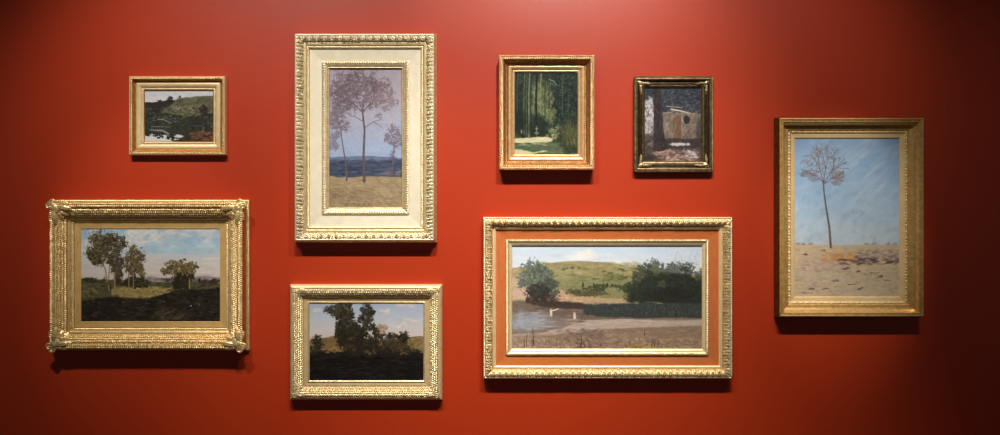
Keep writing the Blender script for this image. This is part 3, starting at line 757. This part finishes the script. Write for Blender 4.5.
sweep('outer_side', hw, hh, [(25.4, 12.0), (25.8, 11.6)] + arc((25.8, 11.0), (26.2, 3.8), 0.02), M['amber'], e)
sweep('beaded_flange', hw, hh, [(26.2, 3.6), (26.4, 3.4), (28.6, 3.2), (28.9, 2.6), (28.9, 0)], M['rich'], e, lambda S, Q, k: beads(1.8, 0.5, 0.05, 0.45)(S, Q, k), 3.2)
for sx, sz in corners(hw, hh):
    mb = Mirror(hw, hh, sx, sz)
    leaf_patch(mb, (14.0, 14.0), math.pi / 4, 18.5, 9.5, 11.5, 12.4, 3.4, 4)
    leaf_patch(mb, (18.0, 18.0), math.pi * 1.25, 11.0, 7.0, 11.5, 7.0, 1.8, 3)
    for sw in (0, 1):
        sg = 1 if not sw else -1
        def q(x, z): return (x, z) if not sw else (z, x)
        def an(a): return a if not sw else math.pi / 2 - a
        leaf_patch(mb, q(21.0, 21.5), an(math.pi), 18.0, 6.6, 12.6, 12.4, 3.0, 5, 0.22 * sg)
        leaf_patch(mb, q(19.0, 17.0), an(math.pi * 1.03), 12.0, 5.0, 12.0, 10.0, 2.6, 3, 0.35 * sg)
        leaf_patch(mb, q(19.0, 23.4), an(math.pi * 0.96), 11.0, 4.6, 12.4, 12.0, 1.8, 3, -0.35 * sg)
        leaf_patch(mb, q(20.0, 19.0), an(math.pi * 0.10), 9.0, 5.0, 12.4, 12.2, 2.0, 3, 0.5 * sg)
        scroll(mb, q(22.6, 26.2), 3.2, an(-0.6), 1.5, 13.0, 1.0, sg)
        scroll(mb, q(9.6, 24.0), 2.2, an(0.2), 1.3, 12.6, 0.75, sg)
        dome(mb, q(4.8, 24.0), 1.0, 12.4, 1.0)
    dome(mb, (20.0, 20.0), 2.6, 12.6, 2.2)
    mb.build('corner_ornament', M['rich'], e)

# ================================================================== G: wide river
def art_river(rect):
    p = Painter(rect, 71)
    p.grad([(246, (188, 204, 220)), (256, (200, 209, 218)), (266, (210, 213, 212)), (280, (208, 208, 202))])
    p.dabs(140, (512, 246, 702, 268), 8, 1.8, [(196, 207, 218), (210, 213, 212), (190, 204, 218)], 0.3, 0, 0.15)
    p.mix((224, 220, 214), p.ell(587, 255.5, 9, 5, 0.7, 0.4)); p.mix((226, 226, 224), p.ell(575, 258, 9, 2.5, 0.8, 0.4) * 0.7)
    hill = [(512, 268.5), (530, 266.5), (546, 263.5), (566, 262), (586, 261.4), (606, 262.6), (620, 265), (633, 268), (650, 271), (702, 276)]
    p.mix((152, 140, 98), p.below(hill, 0.4, 0.8))
    p.dabs(260, (540, 263, 640, 276), 4.5, 1.1, [(156, 142, 100), (142, 134, 90), (166, 150, 112), (134, 128, 84)], 0.5, 0.05, 0.15)
    p.mix((128, 122, 84), p.below([(512, 300), (552, 284), (566, 280), (584, 275), (604, 274), (640, 276), (702, 276)], 1, 2) * 0.75)
    p.dabs(260, (556, 274, 640, 292), 4, 1.0, [(122, 124, 84), (138, 136, 96), (104, 106, 70), (146, 142, 104)], 0.5, -0.1, 0.2)
    for pts in ([(600, 271), (612, 274), (624, 276)], [(604, 275.5), (616, 277), (628, 278)], [(560, 270), (572, 268), (580, 268.6)], [(590, 279), (606, 280), (624, 279)], [(616, 268), (626, 272)]):
        for k in range(14):
            t = p.rng.random(); ts = np.linspace(0, 1, len(pts)); x = np.interp(t, ts, [q[0] for q in pts]); y = np.interp(t, ts, [q[1] for q in pts])
            p.dab(x + p.rng.normal(0, 1), y + p.rng.normal(0, 0.5), 1.6, 0.6, (66, 74, 48), 0.55)
    p.crown(596, 288, 14, 3.4, 200, 1.0, [(62, 68, 46), (76, 80, 52), (50, 56, 40)], 0.75, 12); p.crown(626, 288, 12, 5, 220, 1.1, [(58, 64, 44), (72, 76, 50)], 0.75, 12); p.crown(576, 292, 9, 4, 140, 1.0, [(74, 76, 50), (60, 62, 44)], 0.75, 8)
    for x in (583, 594, 603, 607, 612): p.crown(x, 285, 1.4, 2.6, 24, 0.7, [(50, 56, 40)], 0.85, 3)
    p.mix((192, 164, 140), p.band([(512, 276), (520, 280), (530, 292)], [(512, 300), (530, 300)], 1, 1.5) * (p.X < 532)); p.dabs(50, (512, 268, 526, 300), 2.4, 1.2, [(202, 176, 152), (176, 158, 122), (186, 150, 126)], 0.5)
    p.mix((178, 148, 116), p.band([(552, 291), (562, 290), (572, 296), (600, 298), (702, 300)], [(552, 304), (580, 303), (620, 303), (702, 303)], 0.7, 1) * (p.X > 548))
    p.dabs(110, (556, 291, 600, 304), 2.6, 0.8, [(196, 158, 126), (170, 142, 104), (150, 130, 92), (206, 172, 138)], 0.55, 0.05)
    p.crown(588, 293, 22, 3.2, 230, 1.0, [(72, 74, 50), (58, 60, 42), (90, 88, 58)], 0.7, 16)
    # river
    p.mix((112, 94, 82), p.below([(512, 301), (530, 301), (552, 303), (600, 305), (702, 305)], 0.6, 1))
    p.dabs(220, (512, 302, 590, 330), 5, 0.7, [(118, 98, 84), (96, 82, 72), (136, 116, 100), (84, 72, 64)], 0.45, 0, 0.06)
    p.mix((158, 162, 172), p.ell(528, 322, 20, 9, 1.0, 0.4) * 0.8); p.mix((150, 138, 130), p.ell(560, 323, 20, 6, 1.0, 0.4) * 0.5)
    p.dabs(80, (512, 312, 552, 330), 5, 0.6, [(170, 174, 182), (148, 148, 156), (182, 180, 182)], 0.4, 0, 0.06)
    p.mix((58, 50, 46), p.band([(528, 298), (545, 300), (575, 302), (590, 304)], [(528, 303), (545, 307), (575, 309), (590, 308)], 0.8, 1.5) * (p.X > 526) * (p.X < 592) * 0.85)
    # left bush
    p.crown(535, 280, 18, 18, 900, 1.5, [(70, 80, 74), (84, 94, 88), (58, 66, 62)], 0.7, 24, 0.3, [(108, 118, 110), (96, 108, 100)])
    p.crown(549, 289, 14, 9, 330, 1.4, [(58, 64, 58), (70, 76, 68)], 0.75, 10, 0.36, [(88, 96, 86)])
    p.crown(540, 293, 17, 9, 320, 1.3, [(46, 44, 42), (56, 52, 50), (62, 54, 50)], 0.8, 10)
    p.dabs(60, (528, 296, 560, 304), 2.2, 1.0, [(64, 50, 44), (88, 66, 56), (50, 42, 40)], 0.6)
    # right mass of trees and its reflection in the reeds
    p.mix((48, 52, 42), p.below([(622, 304), (634, 290), (642, 279), (660, 274), (690, 276), (702, 284)], 2.5, 2.5) * (1 - p.below([(600, 303), (702, 304)], 0.6, 1)) * np.clip((p.X - 624) / 6, 0, 1))
    for cx, cy, rx, ry in ((643, 281, 15, 16), (658, 278, 18, 16), (676, 277, 18, 16), (693, 285, 14, 18), (668, 292, 38, 13), (640, 293, 14, 11)):
        p.crown(cx, cy, rx, ry, 420, 1.35, [(48, 54, 42), (40, 46, 38), (60, 66, 50), (44, 46, 40)], 0.6, 16, 0.34)
    p.crown(656, 270, 8, 5, 130, 1.2, [(110, 114, 72), (94, 98, 64), (84, 90, 60)], 0.55, 7); p.crown(662, 284, 6, 5, 70, 1.2, [(82, 86, 58)], 0.45, 5)
    p.crown(672, 294, 24, 7, 330, 1.3, [(40, 36, 34), (48, 42, 38), (38, 38, 34)], 0.6, 14); p.crown(640, 268, 7, 3, 60, 0.9, [(72, 78, 60)], 0.55, 5)
    for _ in range(60):
        x = p.rng.uniform(646, 698); p.dab(x, 266 - p.rng.exponential(2.2), 0.6, 0.5, (110, 114, 104), 0.4)
    for x in (676, 690, 696): p.line([(x, 268), (x - 1.5, 258), (x + 1, 250)], 0.4, 0.2, (150, 152, 150), 0.4)
    p.mix((58, 62, 58), p.band([(580, 307), (596, 304), (640, 303), (702, 303)], [(580, 313), (600, 316.5), (640, 317.5), (702, 318)], 1.0, 1.6) * np.clip((p.X - 582) / 3, 0, 1))
    for _ in range(420):
        x = p.rng.uniform(584, 702); y = p.rng.uniform(305, 316); p.line([(x, y), (x + p.rng.normal(0, 0.5), y - p.rng.uniform(0.6, 2.4))], 0.7, 0.5, [(68, 74, 68), (50, 54, 52), (86, 88, 78), (46, 46, 44)][p.rng.integers(4)], 0.5)
    p.dabs(30, (590, 301.4, 660, 303.4), 3, 0.4, [(176, 152, 116), (150, 132, 100)], 0.6, 0.03, 0.05)
    # sand bank and foreground
    p.mix((178, 158, 144), p.below([(512, 334), (540, 332), (562, 327.5), (580, 322), (600, 319), (640, 319), (702, 319)], 0.5, 1.2))
    p.dabs(150, (570, 319, 702, 328), 6, 0.8, [(188, 168, 154), (172, 152, 138), (160, 144, 126)], 0.5, 0.02, 0.06)
    p.mix((130, 110, 86), p.ell(676, 318.6, 26, 1.4, 0.8, 0.3) * 0.7)
    p.mix((138, 114, 94), p.below([(512, 335), (545, 335), (575, 332), (600, 328.5), (640, 327), (702, 325)], 0.7, 1.6))
    p.dabs(380, (512, 329, 702, 348.5), 4.5, 0.9, [(156, 132, 110), (138, 116, 96), (168, 144, 116), (124, 104, 90)], 0.45, 0.02, 0.12)
    p.dabs(70, (512, 333, 548, 348), 3, 1, [(172, 148, 136), (158, 136, 126)], 0.45); p.dabs(80, (556, 329, 605, 339), 4, 0.9, [(108, 90, 80), (118, 100, 92)], 0.45)
    p.dabs(240, (520, 338, 702, 348.5), 2.4, 0.9, [(178, 152, 108), (164, 140, 100), (190, 164, 122), (146, 122, 88)], 0.5)
    p.dabs(150, (530, 339, 690, 348.5), 1.0, 0.6, [(84, 68, 56), (100, 82, 66), (70, 58, 50)], 0.6, 0.4)
    for x, y, L in ((525, 346, 8), (527, 345, 12), (534.5, 344, 17), (533, 346, 9), (580, 346, 9), (582, 347, 12), (585, 347, 8), (590, 347, 6), (654, 345, 7), (651, 346, 8), (657, 346, 6), (629, 344, 4), (644, 335, 5), (557, 345, 5)):
        p.line([(x, y), (x + p.rng.normal(0, 1.2), y - L)], 0.7, 0.35, (74, 62, 54), 0.75)
    p.dabs(30, (577, 338, 590, 348), 1.6, 0.8, [(84, 72, 66)], 0.55, 0.6)
    # two pale bathers far off in the water
    p.line([(551.2, 310), (551.6, 315)], 2.2, 1.9, (214, 194, 178), 0.85); p.dab(551, 308.6, 0.8, 0.9, (150, 112, 92), 0.9); p.line([(552, 310.4), (556, 309.6), (558.4, 308.4)], 0.8, 0.6, (224, 204, 188), 0.9)
    p.line([(574.6, 313), (574.8, 317.6)], 1.6, 2.6, (208, 188, 170), 0.85); p.dab(574.2, 310.8, 0.8, 0.9, (146, 106, 86), 0.9)
    p.grain(5); return p


r = (512.2, 245.8, 701.7, 348.6)
e, hw, hh = picture(r, 2.6, 'widest painting, hills and trees by a river, in a gold frame with wooden inner panel')
canvas(e, art_river(r), hw, hh, 2.6)
sweep('sight_edge', hw, hh, [(0, 2.2), (0, 3.2)] + arc((0, 3.4), (2.8, 4.9), 0.1), M['yellow_light'], e)
sweep('beaded_inner_edge', hw, hh, [(2.8, 4.8), (3.2, 5.3), (5.6, 5.6), (6.2, 5.0), (6.4, 3.8)], M['straw'], e, beads(1.7, 0.75, 0.2, 0.75), 3.4)
for k in range(4):
    sweep('wooden_panel', hw, hh, [(6.4, 4.4), (16.2, 5.4)], M['oak'] if k in (0, 2) else M['oak_v'], e, sides=(k,))
sweep('stepped_moulding', hw, hh, [(16.2, 5.2), (16.2, 6.0)] + arc((16.2, 6.0), (18.6, 7.2), 0.2) + [(18.8, 6.6), (19.0, 6.6)], M['yellow_light'], e)
sweep('bead_row', hw, hh, [(19.0, 6.6), (20.4, 7.2)], M['yellow'], e, beads(1.9, 0.6), 3.2)
sweep('leaf_carving', hw, hh, arc((20.4, 7.0), (26.6, 9.4), 0.22, 12), M['straw'], e, leaves(3.0, 2.2), 3.6)
sweep('beaded_rim', hw, hh, arc((26.6, 9.2), (28.6, 8.2), 0.12), M['straw'], e, beads(2.1, 0.75), 3.4)
sweep('outer_side', hw, hh, [(28.6, 8.0), (28.9, 5.0), (28.6, 4.6), (28.8, 0)], M['amber'], e)

# ================================================================== H: dark trees at evening
def art_evening(rect):
    p = Painter(rect, 83)
    p.grad([(303, (156, 166, 182)), (318, (176, 180, 188)), (330, (196, 188, 184)), (345, (198, 180, 168))])
    n = p.noise(20, 8, 4); p.a += ((n - 0.5) * 12)[..., None]
    for x, y, rx, ry in ((318, 310.4, 4, 1.4), (384.6, 312, 4, 2.2), (405, 306.4, 8, 1.8), (411, 321.6, 12, 2.4), (398, 326, 12, 1.4)):
        p.dabs(26, (x - rx, y - ry, x + rx, y + ry), 2.4, 0.9, [(210, 196, 188), (200, 188, 184)], 0.4, -0.1, 0.1)
    p.mix((116, 94, 62), p.below([(309, 340), (318, 339), (332, 336.5), (344, 334), (360, 340), (395, 340), (408, 337), (424, 336)], 0.8, 0.8))
    p.dabs(120, (309, 337, 350, 352), 2.6, 0.9, [(132, 106, 66), (104, 84, 54), (150, 122, 80), (86, 70, 48)], 0.55, -0.2)
    p.dabs(60, (404, 337, 424, 352), 2.6, 0.9, [(140, 116, 76), (116, 94, 60), (158, 132, 88)], 0.55, -0.1)
    dk = [(40, 36, 26), (52, 46, 32), (32, 28, 22), (60, 52, 36)]
    p.mix((32, 27, 22), p.below([(309, 352), (330, 350), (342, 352), (360, 348), (380, 346), (412, 351), (424, 353)], 0.8, 1.2))
    p.mix((24, 19, 16), p.below([(309, 356), (424, 356)], 0.8, 3) * 0.9)
    p.dabs(320, (309, 352, 424, 380.3), 5, 0.8, [(24, 20, 17), (34, 28, 23), (40, 36, 28), (30, 30, 26), (22, 18, 16)], 0.45, 0, 0.12)
    p.dabs(30, (340, 364, 395, 376), 4, 0.5, [(48, 50, 44), (56, 56, 50)], 0.4, 0, 0.08)
    p.crown(319, 341, 7, 7, 170, 1.0, dk, 0.8, 7); p.crown(320.5, 336, 3, 3, 60, 0.9, dk, 0.85, 4); p.crown(317, 348, 8, 4.5, 180, 1.1, dk, 0.8, 7)
    p.line([(344.5, 350), (344.4, 334), (341, 322)], 1.4, 1.0, (66, 52, 38), 0.9)
    p.crown(341, 312, 15, 9, 380, 1.2, dk, 0.8, 13, 0.36, [(78, 68, 46), (64, 56, 38)]); p.crown(346, 324, 12, 14, 520, 1.3, dk, 0.82, 16, 0.36, [(72, 62, 42)]); p.crown(342, 331, 8, 11, 200, 1.2, dk, 0.8, 8)
    p.crown(352, 339, 17, 14, 700, 1.4, dk, 0.85, 18, 0.36); p.crown(357, 346, 17, 8, 480, 1.4, [(38, 32, 24), (48, 40, 30)], 0.85, 14)
    p.line([(366, 340), (367, 326), (369, 314)], 1.2, 0.8, (52, 44, 32), 0.9)
    p.crown(366, 310.5, 8, 6, 210, 1.0, dk, 0.78, 9); p.crown(370, 316, 6, 8, 160, 1.0, dk, 0.75, 8); p.crown(365, 323, 7, 8, 140, 1.0, dk, 0.78, 7); p.crown(362, 317, 4, 3, 60, 0.9, dk, 0.7, 4)
    p.crown(360, 333, 13, 9, 200, 1.3, dk, 0.85, 10)
    p.crown(375, 331, 7, 7, 190, 1.1, dk, 0.85, 7); p.crown(382, 331, 6.5, 5.5, 150, 1.1, [(150, 124, 98), (128, 102, 78), (168, 140, 112)], 0.7, 6)
    p.crown(378, 346, 15, 11, 420, 1.3, dk, 0.85, 13); p.crown(398, 343, 14, 11, 420, 1.25, [(58, 50, 34), (46, 40, 28), (70, 60, 40)], 0.82, 13, 0.36, [(88, 74, 48)]); p.crown(403, 337, 9, 5, 140, 1.0, dk, 0.8, 7); p.crown(390, 336, 3, 3, 50, 0.9, dk, 0.8, 3)
    p.crown(412, 350, 11, 3, 130, 1.0, dk, 0.8, 7)
    p.dabs(20, (326, 346, 338, 352), 1.8, 0.9, [(160, 128, 80), (140, 110, 70)], 0.6); p.dabs(10, (379, 340, 384, 346), 1.4, 1.2, [(104, 82, 58)], 0.6); p.dabs(14, (346, 344, 356, 350), 1.4, 1.4, [(92, 66, 50)], 0.5)
    p.dabs(10, (366, 350, 376, 354), 1.8, 0.5, [(120, 104, 72)], 0.6); p.dabs(8, (400, 350, 406, 354), 1.4, 1.0, [(110, 78, 54)], 0.6)
    p.grain(4); return p


r = (309.7, 303.4, 423.4, 380.3)
e, hw, hh = picture(r, 2.8, 'evening landscape with black tree silhouettes in a gold frame, below the tallest painting')
canvas(e, art_evening(r), hw, hh, 2.8)
sweep('sight_edge', hw, hh, [(0, 2.4), (0, 3.2), (1.6, 4.0), (1.8, 3.4)], M['straw'], e)
sweep('flat_liner', hw, hh, [(1.8, 3.4), (5.4, 4.0), (5.6, 3.6), (6.0, 3.6)], M['straw_flat'], e)
sweep('beaded_inner_edge', hw, hh, arc((6.0, 4.0), (7.6, 4.4), 0.2), M['yellow_light'], e, beads(1.4, 0.45), 3.6)
sweep('leaf_carving', hw, hh, arc((7.6, 4.2), (14.6, 8.2), 0.12, 12), M['straw'], e, scales(1.8, 1.15, 4), 3.8)
sweep('outer_moulding', hw, hh, [(14.6, 7.6), (14.9, 7.9)] + arc((15.0, 8.0), (18.2, 6.2), 0.16, 8) + [(18.8, 5.2), (19.0, 4.4), (19.0, 0)], M['straw_flat'], e)
for sx, sz in corners(hw, hh):
    mb = Mirror(hw, hh, sx, sz)
    leaf_patch(mb, (9.0, 9.0), math.pi / 4, 8.8, 5.0, 7.0, 8.0, 1.5, 3)
    for sw in (0, 1):
        sg = 1 if not sw else -1
        def q(x, z): return (x, z) if not sw else (z, x)
        def an(a): return a if not sw else math.pi / 2 - a
        leaf_patch(mb, q(12.5, 12.6), an(math.pi), 13.0, 3.8, 7.6, 7.4, 1.2, 5, 0.12 * sg)
        leaf_patch(mb, q(11.0, 14.2), an(math.pi), 8.0, 2.4, 8.0, 7.8, 1.0, 3, -0.2 * sg)
        leaf_patch(mb, q(11.5, 10.2), an(math.pi * 1.04), 8.0, 2.6, 7.0, 6.0, 1.1, 3, 0.2 * sg)
        scroll(mb, q(13.4, 14.8), 1.6, an(-0.4), 1.2, 8.2, 0.55, sg)
        scroll(mb, q(5.0, 14.0), 1.3, an(0.4), 1.2, 8.0, 0.5, sg)
        dome(mb, q(-1.6, 13.6), 0.8, 7.6, 0.8)
    dome(mb, (12.4, 12.4), 1.4, 7.8, 1.2)
    mb.build('corner_ornament', M['straw'], e)

# each frame: the outer carcass is the part, its carved runs and panels are sub-parts
for root in [o for o in COL.objects if o.name.startswith('framed_picture')]:
    kids = list(root.children)
    main = next(o for n in ('outer_moulding', 'outer_rim', 'outer_edge', 'outer_side') for o in kids if o.name.split('.')[0] == n)
    main.name = 'frame'
    for o in kids:
        if o is not main and not o.name.startswith('canvas'): o.parent = main

# ================================================================== room
def box(name, lo, hi, mat):
    x0, y0, z0 = lo; x1, y1, z1 = hi
    v = [(x0, y0, z0), (x1, y0, z0), (x1, y1, z0), (x0, y1, z0), (x0, y0, z1), (x1, y0, z1), (x1, y1, z1), (x0, y1, z1)]
    f = [(0, 3, 2, 1), (4, 5, 6, 7), (0, 1, 5, 4), (1, 2, 6, 5), (2, 3, 7, 6), (3, 0, 4, 7)]
    return tag(mesh_object(name, v, f, mat, None, False), kind='structure')


box('wall_back', (-7.0, 0.0, 0.0), (7.0, 0.12, 4.2), M['wall'])
box('floor', (-7.0, -6.0, -0.08), (7.0, 0.12, 0.0), plain('dark_timber_floor', (70, 52, 40), 0.45))
box('ceiling', (-7.0, -6.0, 4.2), (7.0, 0.12, 4.3), plain('dark_ceiling_paint', (40, 38, 38), 0.8))
box('baseboard_back', (-7.0, -0.018, 0.0), (7.0, 0.0, 0.14), plain('dark_skirting_paint', (60, 22, 16), 0.5))

# ------------------------------------------------------------------ gallery spots on a ceiling track
def spot(x, y, z, tx, tz, power, size, blend=1.0, col=(1.0, 0.965, 0.915), rad=0.035):
    l = bpy.data.lights.new('gallery_spot', 'SPOT'); l.energy = power; l.spot_size = math.radians(size); l.spot_blend = blend
    l.color = col; l.shadow_soft_size = rad
    o = bpy.data.objects.new('gallery_spot', l); COL.objects.link(o); o.location = (x, y, z)
    d = np.array([tx - x, -y, tz - z]); d /= np.linalg.norm(d)
    from mathutils import Vector
    o.rotation_euler = Vector(d).to_track_quat('-Z', 'Y').to_euler()
    return o


LY, LZ = -1.65, 3.7
for x, tx, tz, pw, sz, bl in (
    (0.40, 0.20, 2.0, 211, 64, 1), (-0.35, -0.15, 0.4, 207, 50, 1), (0.90, 0.70, 0.4, 156, 50, 1),
    (-1.10, -1.30, 2.4, 97, 50, 1), (0.90, 1.10, 2.4, 77, 50, 1), (0.65, 0.45, 0.4, 70, 50, 1),
    (-0.60, -0.40, 0.4, 59, 50, 1), (1.65, 1.65, 0.4, 33, 80, 1), (-0.60, -0.40, 1.6, 78, 64, 1),
    (-1.60, -1.60, 0.6, 104, 70, 1), (-1.85, -1.70, 2.0, 21, 60, 1),
    (1.45, 1.56, 1.54, 135, 18, 0.8), (-1.75, -1.60, 1.38, 115, 25, 1)):
    spot(x, LY, LZ, tx, tz, pw * 1.06, sz, bl)

w = bpy.data.worlds.new('World'); SC.world = w; w.use_nodes = True
w.node_tree.nodes['Background'].inputs['Color'].default_value = (1.0, 0.92, 0.85, 1)
w.node_tree.nodes['Background'].inputs['Strength'].default_value = 0.075

# ------------------------------------------------------------------ camera
cam = bpy.data.cameras.new('camera'); co = bpy.data.objects.new('camera', cam); COL.objects.link(co)
cam.sensor_width = 36; cam.lens = 36 * DIST / (1000 * PX)
co.location = (0, -DIST, ZC); co.rotation_euler = (math.pi / 2, 0, 0)
SC.camera = co
vs = SC.view_settings
SC.display_settings.display_device = 'sRGB'
vs.view_transform = 'Standard'; vs.look = 'None'; vs.gamma = 1.0; vs.exposure = 0.0; vs.use_curve_mapping = False
